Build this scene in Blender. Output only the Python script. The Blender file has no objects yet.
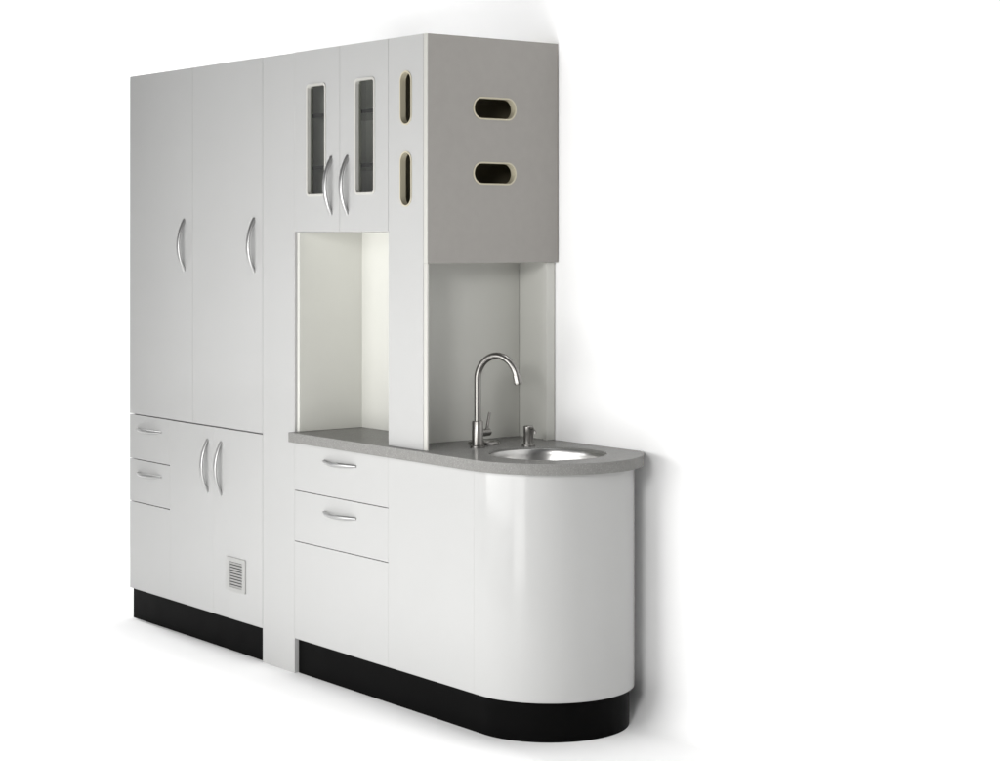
import bpy, bmesh, math
from mathutils import Vector
from mathutils.geometry import tessellate_polygon

S = bpy.context.scene
COL = S.collection
PI = math.pi

# ------------------------------------------------------------------ camera, world, lamps, exposure
cam_d = bpy.data.cameras.new('camera')
cam = bpy.data.objects.new('camera', cam_d)
COL.objects.link(cam)
YAW = -0.9074
cam.location = (4.9696, -3.5866, 1.5315)
cam.rotation_euler = (PI / 2, 0, -YAW)
cam_d.sensor_fit = 'HORIZONTAL'
cam_d.sensor_width = 36.0
cam_d.lens = 1904.93 / 1000 * 36.0
cam_d.shift_y = -(380.5 - 241.116) / 1000
cam_d.clip_end = 200
S.camera = cam

w = bpy.data.worlds.new('World')
S.world = w
w.use_nodes = True
bg = w.node_tree.nodes['Background']
bg.inputs[0].default_value = (0.95, 0.97, 1.0, 1)
bg.inputs[1].default_value = 0.085


def lamp(name, loc, target, sx, sy, power, col=(1, 1, 1)):
    d = bpy.data.lights.new(name, 'AREA')
    d.shape = 'RECTANGLE'
    d.size, d.size_y, d.energy, d.color = sx, sy, power, col
    o = bpy.data.objects.new(name, d)
    COL.objects.link(o)
    o.location = loc
    o.rotation_euler = (Vector(target) - Vector(loc)).to_track_quat('-Z', 'Y').to_euler()
    return o


lamp('key_softbox', (-0.45, -2.2, 0.95), (-0.45, 0.0, 0.9), 2.0, 1.2, 50, (1.0, 0.998, 0.992))
lamp('second_softbox', (0.95, -2.2, 0.97), (0.95, 0.0, 0.97), 0.7, 1.8, 25, (1.0, 0.998, 0.992))
lamp('camera_fill', (4.2, -5.5, 2.7), (0.4, 0.3, 1.1), 1.2, 1.2, 172, (1.0, 0.995, 0.985))
lamp('overhead_strip', (-0.95, 0.27, 4.0), (-0.95, 0.55, 1.0), 2.9, 0.25, 72)
lamp('far_overhead_strip', (-4.0, 0.0, 4.0), (-4.0, 0.55, 1.0), 2.6, 0.25, 130)
lamp('wall_washer', (-5.6, -0.6, 1.4), (-3.5, 0.55, 1.4), 0.3, 2.4, 14)
lamp('side_softbox', (-5.8, -4.0, 1.9), (-0.5, 0.0, 1.8), 3.4, 2.8, 22)

S.view_settings.view_transform = 'Standard'
S.view_settings.look = 'None'
S.view_settings.exposure = -0.08
S.view_settings.gamma = 1.0
S.view_settings.use_curve_mapping = False
S.render.engine = 'CYCLES'
S.cycles.use_denoising = True
S.cycles.max_bounces = 10
S.cycles.diffuse_bounces = 6


# ------------------------------------------------------------------ materials
def mat(name, base, rough=0.4, metal=0.0, spec=0.5, coat=0.0, var=0.0, vscale=6.0, bump=0.0, bscale=200.0,
        speck=None, stretch=None, rvar=0.0, ior=1.5):
    m = bpy.data.materials.new(name)
    m.use_nodes = True
    nt = m.node_tree
    n, l = nt.nodes, nt.links
    p = n['Principled BSDF']
    p.inputs['IOR'].default_value = ior
    p.inputs['Base Color'].default_value = (*base, 1)
    p.inputs['Roughness'].default_value = rough
    p.inputs['Metallic'].default_value = metal
    p.inputs['Specular IOR Level'].default_value = spec
    p.inputs['Coat Weight'].default_value = coat
    p.inputs['Coat Roughness'].default_value = 0.06
    tc = n.new('ShaderNodeTexCoord')
    src = tc.outputs['Object']
    if stretch:
        mp = n.new('ShaderNodeMapping')
        mp.inputs['Scale'].default_value = stretch
        l.new(src, mp.inputs['Vector'])
        src = mp.outputs['Vector']
    if var or speck:
        nz = n.new('ShaderNodeTexNoise')
        nz.inputs['Scale'].default_value = vscale
        nz.inputs['Detail'].default_value = 5
        l.new(src, nz.inputs['Vector'])
        cr = n.new('ShaderNodeValToRGB')
        cr.color_ramp.elements[0].position = 0.3
        cr.color_ramp.elements[1].position = 0.7
        cr.color_ramp.elements[0].color = (*[c * (1 - var) for c in base], 1)
        cr.color_ramp.elements[1].color = (*[min(1, c * (1 + var)) for c in base], 1)
        l.new(nz.outputs['Fac'], cr.inputs['Fac'])
        out = cr.outputs['Color']
        if speck:
            for sc, colr, th in speck:
                v = n.new('ShaderNodeTexNoise')
                v.inputs['Scale'].default_value = sc
                v.inputs['Detail'].default_value = 2
                l.new(src, v.inputs['Vector'])
                r = n.new('ShaderNodeValToRGB')
                r.color_ramp.elements[0].position = th
                r.color_ramp.elements[1].position = th + 0.06
                r.color_ramp.elements[0].color = (0, 0, 0, 1)
                r.color_ramp.elements[1].color = (1, 1, 1, 1)
                l.new(v.outputs['Fac'], r.inputs['Fac'])
                mx = n.new('ShaderNodeMix')
                mx.data_type = 'RGBA'
                l.new(r.outputs['Color'], mx.inputs[0])
                l.new(out, mx.inputs[6])
                mx.inputs[7].default_value = (*colr, 1)
                out = mx.outputs[2]
        l.new(out, p.inputs['Base Color'])
    if rvar:
        nr = n.new('ShaderNodeTexNoise')
        nr.inputs['Scale'].default_value = 9
        nr.inputs['Detail'].default_value = 6
        l.new(src, nr.inputs['Vector'])
        mr = n.new('ShaderNodeMapRange')
        mr.inputs[1].default_value, mr.inputs[2].default_value = 0.3, 0.7
        mr.inputs[3].default_value, mr.inputs[4].default_value = max(0.02, rough - rvar), rough + rvar
        l.new(nr.outputs['Fac'], mr.inputs[0])
        l.new(mr.outputs[0], p.inputs['Roughness'])
    if bump:
        nb = n.new('ShaderNodeTexNoise')
        nb.inputs['Scale'].default_value = bscale
        nb.inputs['Detail'].default_value = 3
        l.new(src, nb.inputs['Vector'])
        b = n.new('ShaderNodeBump')
        b.inputs['Strength'].default_value = bump
        b.inputs['Distance'].default_value = 0.002
        l.new(nb.outputs['Fac'], b.inputs['Height'])
        l.new(b.outputs['Normal'], p.inputs['Normal'])
        l.new(b.outputs['Normal'], p.inputs['Coat Normal'])
    return m


M_LACQ = mat('white_lacquer', (0.408, 0.408, 0.403), 0.15, spec=0.28, var=0.012, vscale=2.5, bump=0.03, bscale=35, rvar=0.05)
M_END = mat('grey_laminate', (0.272, 0.260, 0.244), 0.45, spec=0.4, var=0.02, vscale=30, rvar=0.06)
M_IN = mat('pale_niche_board', (0.56, 0.56, 0.525), 0.4, spec=0.4, var=0.015, vscale=4)
M_EDGE = mat('cream_edge_band', (0.47, 0.465, 0.435), 0.4)
M_DARKIN = mat('dim_carcass_board', (0.30, 0.30, 0.28), 0.6)
M_SHELF = mat('dark_shelf', (0.006, 0.006, 0.006), 0.6)
M_BLACK = mat('black_plinth', (0.003, 0.003, 0.003), 0.35, spec=0.02, rvar=0.08)
M_STONE = mat('grey_stone', (0.205, 0.203, 0.195), 0.10, ior=1.04, var=0.05, vscale=45,
              speck=[(420, (0.34, 0.34, 0.33), 0.62), (300, (0.10, 0.10, 0.10), 0.66)], rvar=0.05)
M_STEEL = mat('brushed_steel', (0.25, 0.242, 0.23), 0.33, metal=1.0, var=0.05, vscale=60, stretch=(1, 1, 12), rvar=0.05)
M_NICKEL = mat('satin_nickel', (0.44, 0.44, 0.435), 0.42, metal=1.0, var=0.04, vscale=80)
M_BASIN = mat('satin_basin_steel', (0.50, 0.495, 0.485), 0.30, metal=1.0, var=0.04, vscale=40)
M_PLASTIC = mat('pale_grey_plastic', (0.36, 0.36, 0.35), 0.45)
M_VOID = mat('dark_gap', (0.03, 0.03, 0.03), 0.8)
M_BROWN = mat('brown_inner_board', (0.20, 0.175, 0.115), 0.6)
M_RIM = mat('cream_rim', (0.45, 0.415, 0.315), 0.45)
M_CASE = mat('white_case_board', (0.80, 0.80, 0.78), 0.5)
M_WHITE = mat('white_backdrop', (0.93, 0.93, 0.93), 0.9, spec=0.0, var=0.004, vscale=1.5)


def glass_mat():
    m = bpy.data.materials.new('smoky_glass')
    m.use_nodes = True
    nt = m.node_tree
    nt.nodes.clear()
    n, l = nt.nodes, nt.links
    o = n.new('ShaderNodeOutputMaterial')
    t = n.new('ShaderNodeBsdfTransparent')
    t.inputs[0].default_value = (0.74, 0.75, 0.73, 1)
    g = n.new('ShaderNodeBsdfGlossy')
    g.inputs['Roughness'].default_value = 0.03
    f = n.new('ShaderNodeFresnel')
    f.inputs[0].default_value = 1.5
    mx = n.new('ShaderNodeMixShader')
    ge = n.new('ShaderNodeNewGeometry')            # reflect at the outer faces only
    mr = n.new('ShaderNodeMath')
    mr.operation = 'SUBTRACT'
    mr.use_clamp = True
    l.new(f.outputs[0], mr.inputs[0])
    l.new(ge.outputs['Backfacing'], mr.inputs[1])
    l.new(mr.outputs[0], mx.inputs[0])
    l.new(t.outputs[0], mx.inputs[1])
    l.new(g.outputs[0], mx.inputs[2])
    l.new(mx.outputs[0], o.inputs[0])
    return m


M_GLASS = glass_mat()

# ------------------------------------------------------------------ helpers
ORG = {}


def thing(name, label, cat, loc):
    o = bpy.data.objects.new(name, None)
    o.empty_display_size = 0.1
    COL.objects.link(o)
    o.location = loc
    ORG[o.name] = Vector(loc)
    o['label'] = label
    o['category'] = cat
    return o


def obj(name, bm, m, parent=None, origin=None, bevel=0.0, segs=2, label=None, sharp=35, flat=False):
    """one mesh object from a bmesh given in world coordinates"""
    bmesh.ops.recalc_face_normals(bm, faces=bm.faces)
    if origin is None:
        xs = [v.co for v in bm.verts]
        lo = [min(c[i] for c in xs) for i in range(3)]
        hi = [max(c[i] for c in xs) for i in range(3)]
        origin = ((lo[0] + hi[0]) / 2, (lo[1] + hi[1]) / 2, lo[2])
    origin = Vector(origin)
    bmesh.ops.translate(bm, verts=bm.verts, vec=-origin)
    me = bpy.data.meshes.new(name)
    bm.to_mesh(me)
    bm.free()
    for p in me.polygons:
        p.use_smooth = not flat
    me.set_sharp_from_angle(angle=math.radians(sharp))
    me.materials.append(m)
    o = bpy.data.objects.new(name, me)
    COL.objects.link(o)
    ORG[o.name] = origin
    if parent is not None:
        o.parent = parent
        o.location = origin - ORG[parent.name]
    else:
        o.location = origin
    if bevel:
        b = o.modifiers.new('bevel', 'BEVEL')
        b.width = bevel
        b.segments = segs
        b.limit_method = 'ANGLE'
        b.angle_limit = math.radians(40)
        b.harden_normals = not flat
    if label:
        o['label'] = label
    return o


def prism(bm, outline, t0, t1, axis, holes=()):
    """outline (and holes) in the plane across `axis`, extruded from t0 to t1.
    axis 'y': (x,z); axis 'x': (y,z); axis 'z': (x,y)"""
    def P(a, b, t):
        return {'y': (a, t, b), 'x': (t, a, b), 'z': (a, b, t)}[axis]
    loops = [outline] + list(holes)
    tris = tessellate_polygon([[Vector((a, b, 0)) for a, b in lp] for lp in loops])
    flat = [q for lp in loops for q in lp]
    v0 = [bm.verts.new(P(a, b, t0)) for a, b in flat]
    v1 = [bm.verts.new(P(a, b, t1)) for a, b in flat]
    for t in tris:
        if len(set(t)) == 3:
            bm.faces.new([v0[i] for i in t])
            bm.faces.new([v1[i] for i in reversed(t)])
    k = 0
    for lp in loops:
        n = len(lp)
        for i in range(n):
            j = (i + 1) % n
            bm.faces.new((v0[k + i], v0[k + j], v1[k + j], v1[k + i]))
        k += n
    bmesh.ops.dissolve_limit(bm, angle_limit=0.001, verts=bm.verts, edges=bm.edges) 
    return bm


def rect(a0, a1, b0, b1):
    return [(a0, b0), (a1, b0), (a1, b1), (a0, b1)]


def rrect(a0, a1, b0, b1, r, n=6):
    out = []
    for cx, cy, s in ((a1 - r, b0 + r, -90), (a1 - r, b1 - r, 0), (a0 + r, b1 - r, 90), (a0 + r, b0 + r, 180)):
        for i in range(n + 1):
            t = math.radians(s + 90 * i / n)
            out.append((cx + r * math.cos(t), cy + r * math.sin(t)))
    # drop coincident points (stadium ends)
    res = []
    for q in out:
        if not res or (abs(q[0] - res[-1][0]) + abs(q[1] - res[-1][1])) > 1e-6:
            res.append(q)
    if abs(res[0][0] - res[-1][0]) + abs(res[0][1] - res[-1][1]) < 1e-6:
        res.pop()
    return res


def box(x0, x1, y0, y1, z0, z1, bm=None):
    bm = bm or bmesh.new()
    v = [bm.verts.new((x, y, z)) for x in (x0, x1) for y in (y0, y1) for z in (z0, z1)]
    for f in ((0, 1, 3, 2), (4, 6, 7, 5), (0, 4, 5, 1), (2, 3, 7, 6), (0, 2, 6, 4), (1, 5, 7, 3)):
        bm.faces.new([v[i] for i in f])
    return bm


def lathe(profile, cx, cy, n=48, bm=None, closed=False):
    bm = bm or bmesh.new()
    rings = []
    for r, z in profile:
        if r < 1e-6:
            rings.append([bm.verts.new((cx, cy, z))])
        else:
            rings.append([bm.verts.new((cx + r * math.cos(2 * PI * i / n), cy + r * math.sin(2 * PI * i / n), z)) for i in range(n)])
    pairs = list(zip(rings, rings[1:]))
    if closed:
        pairs.append((rings[-1], rings[0]))
    for a, b in pairs:
        for i in range(n):
            j = (i + 1) % n
            if len(a) == 1 and len(b) == 1:
                continue
            if len(a) == 1:
                bm.faces.new((a[0], b[i], b[j]))
            elif len(b) == 1:
                bm.faces.new((a[i], a[j], b[0]))
            else:
                bm.faces.new((a[i], a[j], b[j], b[i]))
    return bm


def sweep(path, sect, side, bm=None, n=16):
    """path points; sect(k)->(half width along side, half height across); side = fixed vector"""
    bm = bm or bmesh.new()
    side = Vector(side).normalized()
    P = [Vector(p) for p in path]
    rings = []
    for k, p in enumerate(P):
        t = (P[min(k + 1, len(P) - 1)] - P[max(k - 1, 0)]).normalized()
        nrm = t.cross(side).normalized()
        sd = nrm.cross(t).normalized()
        a, b = sect(k)
        rings.append([bm.verts.new(p + sd * (a * math.cos(2 * PI * i / n)) + nrm * (b * math.sin(2 * PI * i / n))) for i in range(n)])
    for a, b in zip(rings, rings[1:]):
        for i in range(n):
            j = (i + 1) % n
            bm.faces.new((a[i], a[j], b[j], b[i]))
    bm.faces.new(rings[0])
    bm.faces.new(list(reversed(rings[-1])))
    return bm


def rod(p0, p1, r, bm=None, n=24, r1=None):
    p0, p1 = Vector(p0), Vector(p1)
    t = (p1 - p0).normalized()
    s = t.cross(Vector((0.3, 0.2, 0.9))).normalized()
    r1 = r if r1 is None else r1
    return sweep([p0, p1], lambda k: ((r, r1)[k],) * 2, s, bm, n)


# ------------------------------------------------------------------ measures (metres)
XL, XA, XB, XC, XS = -2.0655, -1.0217, -0.802, -0.2186, 0.249   # left end, filler left/right, tower left, curve seam
H, D = 2.2, 0.547                                              # height, depth
ZB, ZS, ZN, ZE = 0.1237, 0.830, 1.5634, 1.46                     # door bottom, long seam, glass door bottom, end box bottom
ZC = 0.856                                                     # worktop
CX, CY, CR = 0.277, 0.275, 0.272                               # centre and radius of the round end
TH = 0.019
G = 0.0008                                                     # half gap between fronts

# ------------------------------------------------------------------ floor and backdrop
fl = obj('floor', box(-14, 10, -12, 0.432, -0.05, 0.0), M_WHITE)
fl['kind'] = 'structure'
cove = [(0.60, -0.05), (0.60, 6.0), (0.552, 6.0)]
for i in range(13):
    t = math.radians(90 * i / 12)
    cove.append((0.432 + 0.12 * math.cos(t), 0.12 - 0.12 * math.sin(t)))
cove.append((0.432, -0.05))
wl = obj('backdrop', prism(bmesh.new(), cove, -14, 10, 'x'), M_WHITE)
wl['kind'] = 'structure'


# ------------------------------------------------------------------ handles
def handle(parent, x, z, length=0.2, vertical=True):
    n = 28
    path = []
    for k in range(n + 1):
        t = k / n
        s = (t - 0.5) * length
        d = 0.030 * (1 - (2 * t - 1) ** 2) - 0.001
        path.append((x, -d, z + s) if vertical else (x + s, -d, z))

    def sect(k):
        q = 1 - abs(2 * k / n - 1) ** 2.2
        return (0.0062 + 0.0040 * q) * (1.0 if vertical else 0.75), 0.0066 - 0.0014 * q
    bm = sweep(path, sect, (1, 0, 0) if vertical else (0, 0, 1), n=14)
    return obj('handle', bm, M_NICKEL, parent, origin=(x, 0, z), sharp=60)


def front(name, x0, x1, z0, z1, parent, m=None, y0=0.0, gap=(G, G, G, G)):
    bm = prism(bmesh.new(), rect(x0 + gap[0], x1 - gap[1], z0 + gap[2], z1 - gap[3]), y0, y0 + TH, 'y')
    return obj(name, bm, m or M_LACQ, parent, bevel=0.0006)


# ------------------------------------------------------------------ tall cabinet on the left
tall = thing('tall_cabinet', 'tall glossy white cupboard with two long doors above two small drawers and a vent', 'cupboard',
             ((XL + XA) / 2, D / 2, 0))
obj('carcass', box(XL + 0.002, XA - 0.001, TH + 0.003, D, ZB, H), M_LACQ, tall)
XM = -1.543
for x0, x1, hx in ((XL, XM, -1.607), (XM, XA, -1.080)):
    d = front('long_door', x0, x1, ZS, H, tall, gap=(G, G, 0.0025, 0))
    handle(d, hx, 1.515)
XD = -1.725
for z0, z1, hz in ((0.650, ZS, 0.773), (0.477, 0.650, 0.596)):
    d = front('drawer', XL, XD, z0, z1, tall, gap=(G, 0.0003, 0.0015, 0.0015))
    handle(d, -1.897, hz, 0.2, False)
front('lower_panel', XL, XD, ZB, 0.477, tall, gap=(G, 0.0003, 0, 0.0015))
XP = -1.380
dl = front('cupboard_door', XD, XP, ZB, ZS, tall, gap=(0.0003, 0.0002, 0, 0.0025))
handle(dl, -1.425, 0.677)
dr = front('cupboard_door', XP, XA, ZB, ZS, tall, gap=(0.0002, G, 0, 0.0025))
handle(dr, -1.322, 0.676)
# vent grille on the right-hand lower door
vx0, vx1, vz0, vz1 = -1.276, -1.140, 0.229, 0.354
bm = prism(bmesh.new(), rrect(vx0, vx1, vz0, vz1, 0.004, 3), -0.005, -0.0005, 'y',
           [list(reversed(rrect(vx0 + 0.022, vx1 - 0.022, vz0 + 0.014, vz1 - 0.016, 0.003, 3)))])
vent = obj('vent_grille', bm, M_PLASTIC, dr, bevel=0.001)
bm = bmesh.new()
ns = 9
for i in range(ns):
    zc = vz0 + 0.019 + (vz1 - vz0 - 0.040) * i / (ns - 1)
    q = [(-0.0046, zc - 0.0034), (-0.0038, zc - 0.0038), (-0.0008, zc + 0.0018), (-0.0016, zc + 0.0022)]
    prism(bm, q, vx0 + 0.0215, vx1 - 0.0215, 'x')
obj('louvre_slats', bm, M_PLASTIC, vent)
obj('vent_backing', box(vx0 + 0.02, vx1 - 0.02, -0.0006, 0.001, vz0 + 0.012, vz1 - 0.013), M_VOID, vent)
obj('plinth', box(XL + 0.004, XA - 0.001, 0.014, 0.034, 0, ZB + 0.004), M_BLACK, tall, bevel=0.001)
obj('filler_panel', box(XA + G, XB - 0.0005, 0.0, 0.40, 0.0, H), M_LACQ, tall, bevel=0.0012)

# ------------------------------------------------------------------ base cabinet with the round end
base = thing('base_cabinet', 'low white base unit with two drawers, rounded end and grey stone worktop', 'base unit',
             (-0.2, D / 2, 0))
obj('carcass', box(XB + 0.012, XC - 0.004, TH + 0.003, D, ZB, 0.815), M_DARKIN, base)
obj('side_board', box(XB + 0.0008, XB + 0.011, 0.020, D, ZB, 0.815), M_LACQ, base)
for z0, z1, hz in ((0.649, 0.821, 0.769), (0.469, 0.649, 0.592)):
    d = front('drawer', XB, XC, z0, z1, base, gap=(G, 0.0003, 0.0013, 0.0013))
    handle(d, -0.511, hz, 0.2, False)
front('lower_panel', XB, XC, ZB, 0.469, base, gap=(G, 0.0003, 0, 0.0013))
front('fixed_panel', XC, XS, ZB, 0.821, base, gap=(0.0003, 0.0002, 0, 0.0005))


def dshape(x0, y0, r, back, n=72, cx=CX):
    """D plan: straight front at y0 from x0, round end of radius r about (cx, CY), straight back"""
    pts = [(x0, y0)]
    for i in range(n + 1):
        t = -PI / 2 + PI * i / n
        y = CY + r * math.sin(t)
        if y > back:
            break
        pts.append((cx + r * math.cos(t), y))
    s = min(1.0, (back - CY) / r)
    pts.append((cx + r * math.sqrt(max(0, 1 - s * s)), back))
    return pts


def strip(outer, inner):
    return outer + list(reversed(inner))


o_ = dshape(XS + 0.0002, CY - CR - 0.003, CR + 0.003, D)
i_ = dshape(XS + 0.0002, CY - CR + 0.015, CR - 0.015, D - 0.012)
obj('curved_panel', prism(bmesh.new(), strip(o_, i_), ZB, 0.8205, 'z'), M_LACQ, base, bevel=0.0006)
bt = dshape(XC, 0.024, CR - 0.017, D - 0.014) + [(XC, D - 0.014)]
obj('bottom_board', prism(bmesh.new(), bt, ZB + 0.002, ZB + 0.018, 'z'), M_DARKIN, base)
o_ = dshape(XB + 0.002, 0.016, CY - 0.016, D - 0.003)
i_ = dshape(XB + 0.002, 0.032, CY - 0.032, D - 0.02)
obj('plinth', prism(bmesh.new(), strip(o_, i_), 0, ZB + 0.004, 'z'), M_BLACK, base, bevel=0.001)
SX, SY, SR = 0.285, 0.268, 0.188
hole = [(SX + SR * math.cos(2 * PI * i / 96), SY + SR * math.sin(2 * PI * i / 96)) for i in range(96)]
wt = dshape(XB + 0.006, -0.030, CY + 0.030, D + 0.001) + [(XB + 0.006, D + 0.001)]
top = obj('worktop', prism(bmesh.new(), wt, 0.8215, ZC, 'z', [list(reversed(hole))]), M_STONE, base, bevel=0.002, segs=3)

# ------------------------------------------------------------------ upper cabinet with tower, standing on the worktop
up = thing('upper_cabinet', 'white upper unit with two glazed doors, open niches and slotted grey end', 'wall cabinet',
           ((XB + 0) / 2, D / 2, ZC))
Z0 = ZC + 0.0005
# niche left
obj('niche_side', box(XB + 0.001, XB + 0.016, 0.010, 0.292, Z0, ZN - 0.001), M_IN, up, bevel=0.001)
obj('niche_back', box(XB + 0.016, XC + 0.002, 0.276, 0.292, Z0, ZN - 0.001), M_IN, up)
# boards of the glazed case
obj('bottom_board', box(XB + 0.001, XC + 0.002, 0.0225, 0.53, ZN, ZN + 0.018), M_CASE, up)
obj('side_board', box(XB + 0.001, XB + 0.018, 0.0225, 0.53, ZN + 0.018, H - 0.018), M_CASE, up)
obj('top_board', box(XB + 0.001, -0.022, 0.0225, 0.53, H - 0.018, H - 0.001), M_LACQ, up)
obj('back_board', box(XB + 0.001, -0.204, 0.2925, 0.31, ZN + 0.0185, H - 0.0185), M_CASE, up)
obj('tower_back', box(-0.2035, -0.022, 0.530, D, ZE, H - 0.001), M_BROWN, up)
obj('partition', box(XC + 0.003, -0.187, 0.0225, 0.528, Z0, ZE), M_IN, up)
obj('case_side', box(XC + 0.0015, -0.204, 0.0225, 0.528, ZE + 0.0005, H - 0.0185), M_CASE, up)
obj('tower_lining', box(-0.2035, -0.187, 0.0225, 0.528, ZE + 0.0005, H - 0.0185), M_BROWN, up)
for z in (1.785, 1.968):
    sh = obj('shelf', box(XB + 0.020, XC + 0.001, 0.0355, 0.29, z, z + 0.008), M_GLASS, up)
    obj('shelf_edge', box(XB + 0.020, XC + 0.001, 0.030, 0.035, z - 0.002, z + 0.010), M_SHELF, sh)
# glazed doors
for x0, x1, a0, a1, hx in ((XB, -0.511, -0.716, -0.604, -0.563), (-0.511, XC, -0.411, -0.303, -0.463)):
    g0, g1 = 1.694, 2.074
    hl = rrect(a0, a1, g0, g1, 0.012)
    bm = prism(bmesh.new(), rect(x0 + G, x1 - G, ZN, H), 0.0, TH, 'y', [list(reversed(hl))])
    d = obj('glazed_door', bm, M_LACQ, up, flat=True)
    bm = prism(bmesh.new(), rrect(a0 - 0.007, a1 + 0.007, g0 - 0.007, g1 + 0.007, 0.018), -0.003, 0.020, 'y',
               [list(reversed(rrect(a0 + 0.001, a1 - 0.001, g0 + 0.001, g1 - 0.001, 0.011)))])
    obj('window_frame', bm, M_EDGE, d, bevel=0.0012, flat=True)
    obj('glass_pane', prism(bmesh.new(), rect(a0 + 0.0012, a1 - 0.0012, g0 + 0.0012, g1 - 0.0012), 0.0105, 0.0125, 'y'), M_GLASS, d)
    handle(d, hx, 1.722)
# tower front with two upright slots
sl = [list(reversed(rrect(-0.147, -0.089, z0, z1, 0.0289, 20))) for z0, z1 in ((1.648, 1.820), (1.914, 2.083))]
tower = obj('tower_panel', prism(bmesh.new(), rect(XC + 0.0012, -0.0205, Z0, H), 0.0, TH, 'y', sl), M_LACQ, up, flat=True)
for z0, z1 in ((1.648, 1.820), (1.914, 2.083)):
    bm = prism(bmesh.new(), rrect(-0.1515, -0.0845, z0 - 0.0045, z1 + 0.0045, 0.0334, 20), -0.0022, 0.0195, 'y',
               [list(reversed(rrect(-0.1465, -0.0895, z0 + 0.0005, z1 - 0.0005, 0.0284, 20)))])
    obj('slot_rim', bm, M_RIM, tower, bevel=0.0008, flat=True)
# end panel with two lying slots, its front edge runs down as a thin post
ov = [list(reversed(rrect(0.190, 0.362, z0, z1, 0.0329, 20))) for z0, z1 in ((1.721, 1.788), (1.935, 2.002))]
endp = obj('end_panel', prism(bmesh.new(), rect(0.0035, D, ZE, H), -0.0195, 0.0, 'x', ov), M_END, up, flat=True)
for z0, z1 in ((1.721, 1.788), (1.935, 2.002)):
    bm = prism(bmesh.new(), rrect(0.186, 0.366, z0 - 0.004, z1 + 0.004, 0.0369, 20), -0.022, 0.002, 'x',
               [list(reversed(rrect(0.191, 0.361, z0 + 0.001, z1 - 0.001, 0.0319, 20)))])
    obj('slot_rim', bm, M_RIM, endp, bevel=0.0008, flat=True)
obj('edge_post', box(-0.0195, 0.0, 0.0005, 0.0033, ZE, H), M_EDGE, up)
obj('front_post', box(-0.0195, 0.0, 0.0005, 0.0070, Z0, ZE - 0.0005), M_EDGE, up, bevel=0.001)
obj('tower_floor', box(-0.186, -0.020, 0.0225, 0.528, ZE + 0.001, ZE + 0.018), M_END, up)
obj('splash_back', box(-0.186, -0.036, 0.5285, D - 0.001, Z0, ZE), M_IN, up)
obj('rear_post', box(-0.036, -0.018, 0.512, D, Z0, ZE - 0.0005), M_IN, up, bevel=0.001)

# ------------------------------------------------------------------ sink
sink = thing('sink', 'round stainless steel basin sunk under the rounded end of the worktop', 'sink', (SX, SY, 0.697))
R = SR
rt = ZC - 0.007
prof = [(R - 0.0004, rt), (R - 0.0022, rt + 0.0003), (R - 0.004, rt - 0.0015)]
for i in range(1, 15):                                   # a bowl, steep at the rim and flat at the bottom
    t = PI / 2 * i / 14
    prof.append((0.035 + (R - 0.039) * math.cos(t) ** 0.75, rt - 0.0015 - 0.145 * math.sin(t)))
prof += [(0.030, 0.7005), (0.0, 0.7005)]
outer = [(0.0, 0.6975), (0.036, 0.6975), (R - 0.050, 0.72), (R - 0.010, 0.80), (R - 0.0004, 0.825)]
obj('basin', lathe(prof + outer, SX, SY, 72, closed=False), M_BASIN, sink, sharp=50)
obj('drain', lathe([(0, 0.7030), (0.012, 0.7030), (0.026, 0.7045), (0.029, 0.7009), (0, 0.7009)], SX, SY, 32), M_STEEL, sink)

# ------------------------------------------------------------------ faucet
FX, FY = 0.012, 0.195
zf = ZC + 0.0005
dirv = Vector((SX - FX, SY - FY, 0)).normalized()
fau = thing('faucet', 'tall brushed steel swan neck tap at the sink with side lever', 'tap', (FX, FY, zf))
obj('tap_body', lathe([(0, zf), (0.0240, zf), (0.0240, zf + 0.006), (0.0188, zf + 0.008), (0.0185, zf + 0.084), (0.0170, zf + 0.087),
                       (0.0, zf + 0.087)], FX, FY, 40), M_STEEL, fau)
r_t, R_a = 0.0110, 0.0805
za = ZC + 0.303 - R_a
F0 = Vector((FX, FY, 0))
path = [F0 + Vector((0, 0, zf + 0.080)), F0 + Vector((0, 0, zf + 0.15))]
na = 40
for i in range(na + 1):
    t = PI - math.radians(166) * i / na
    path.append(F0 + dirv * (R_a + R_a * math.cos(t)) + Vector((0, 0, za + R_a * math.sin(t))))
sidev = Vector((-dirv.y, dirv.x, 0))
obj('spout', sweep(path, lambda k: (r_t, r_t), sidev, n=24), M_STEEL, fau)
e0, tn = path[-1], (path[-1] - path[-2]).normalized()
bm = rod(e0 - tn * 0.001, e0 + tn * 0.026, 0.0130, n=28)
rod(e0 + tn * 0.0258, e0 + tn * 0.029, 0.0120, bm, n=28)
obj('spout_tip', bm, M_STEEL, fau, bevel=0.0008)
hs = F0 + Vector((0, 0, zf + 0.046))
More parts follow.
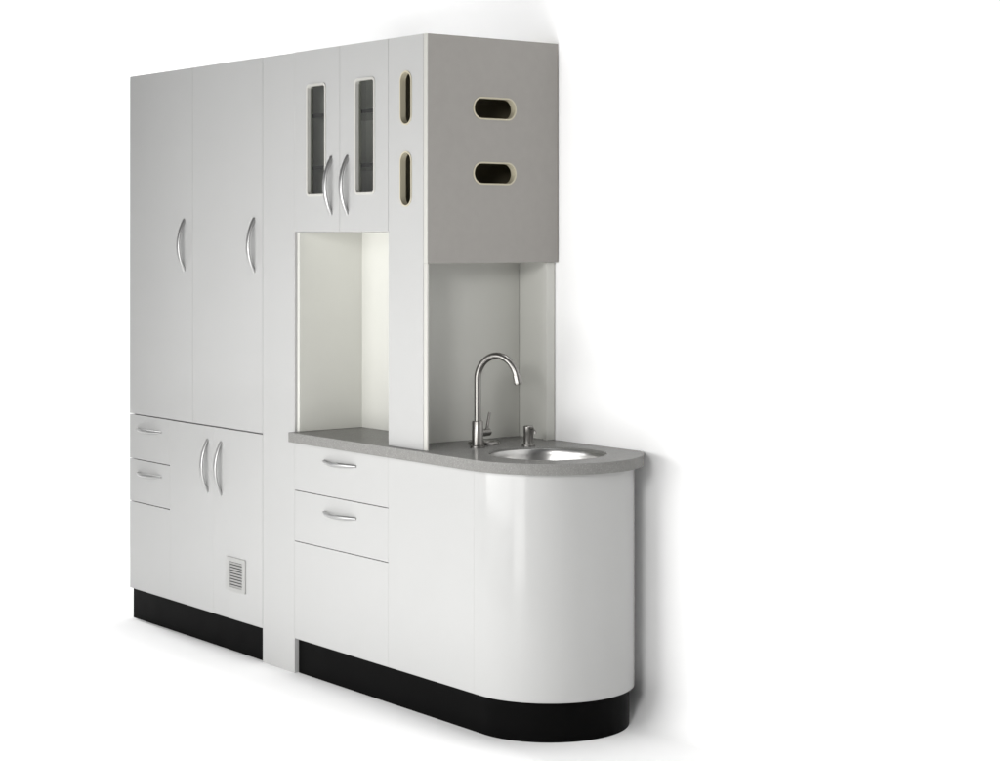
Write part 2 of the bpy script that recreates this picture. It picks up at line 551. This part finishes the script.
lv = obj('lever_hub', rod(hs + sidev * 0.012, hs + sidev * 0.062, 0.0125, n=32), M_STEEL, fau, bevel=0.002)
l0 = hs + sidev * 0.050 + Vector((0, 0, 0.008))
obj('lever', rod(l0, l0 + sidev * 0.016 + Vector((0, 0, 0.056)), 0.0054, n=16, r1=0.0046), M_STEEL, lv, bevel=0.001)

# ------------------------------------------------------------------ soap dispenser
PX, PY = 0.078, 0.356
sp = thing('soap_dispenser', 'small brushed steel soap pump standing on the worktop behind the sink', 'soap dispenser', (PX, PY, zf))
obj('flange', lathe([(0, zf), (0.022, zf), (0.022, zf + 0.005), (0.0195, zf + 0.008), (0, zf + 0.008)], PX, PY, 36), M_STEEL, sp)
obj('pump_body', lathe([(0, zf + 0.008), (0.0160, zf + 0.008), (0.0160, zf + 0.042), (0.0168, zf + 0.044), (0.0168, zf + 0.064),
                        (0.0140, zf + 0.067), (0, zf + 0.067)], PX, PY, 36), M_STEEL, sp)
nd = (Vector((SX + 0.1, SY + 0.08, 0)) - Vector((PX, PY, 0))).normalized()
P0 = Vector((PX, PY, zf + 0.058))
npath = [P0 + nd * 0.012, P0 + nd * 0.024, P0 + nd * 0.031 + Vector((0, 0, -0.002)), P0 + nd * 0.036 + Vector((0, 0, -0.008)),
         P0 + nd * 0.037 + Vector((0, 0, -0.015))]
obj('nozzle', sweep(npath, lambda k: (0.0042, 0.0042), (-nd.y, nd.x, 0), n=14), M_STEEL, sp)

# ------------------------------------------------------------------ round steel cover behind the tap
QX, QY = -0.062, 0.278
cv = thing('hole_cover', 'flat round steel cover ring lying on the worktop behind the tap', 'cover', (QX, QY, zf))
obj('ring', lathe([(0.030, zf), (0.053, zf), (0.053, zf + 0.003), (0.049, zf + 0.009), (0.035, zf + 0.009), (0.030, zf + 0.004)], QX, QY, 44,
                  closed=True), M_STEEL, cv)
obj('lid', lathe([(0, zf), (0.0295, zf), (0.0295, zf + 0.004), (0.024, zf + 0.011), (0, zf + 0.013)], QX, QY, 44), M_STEEL, cv)
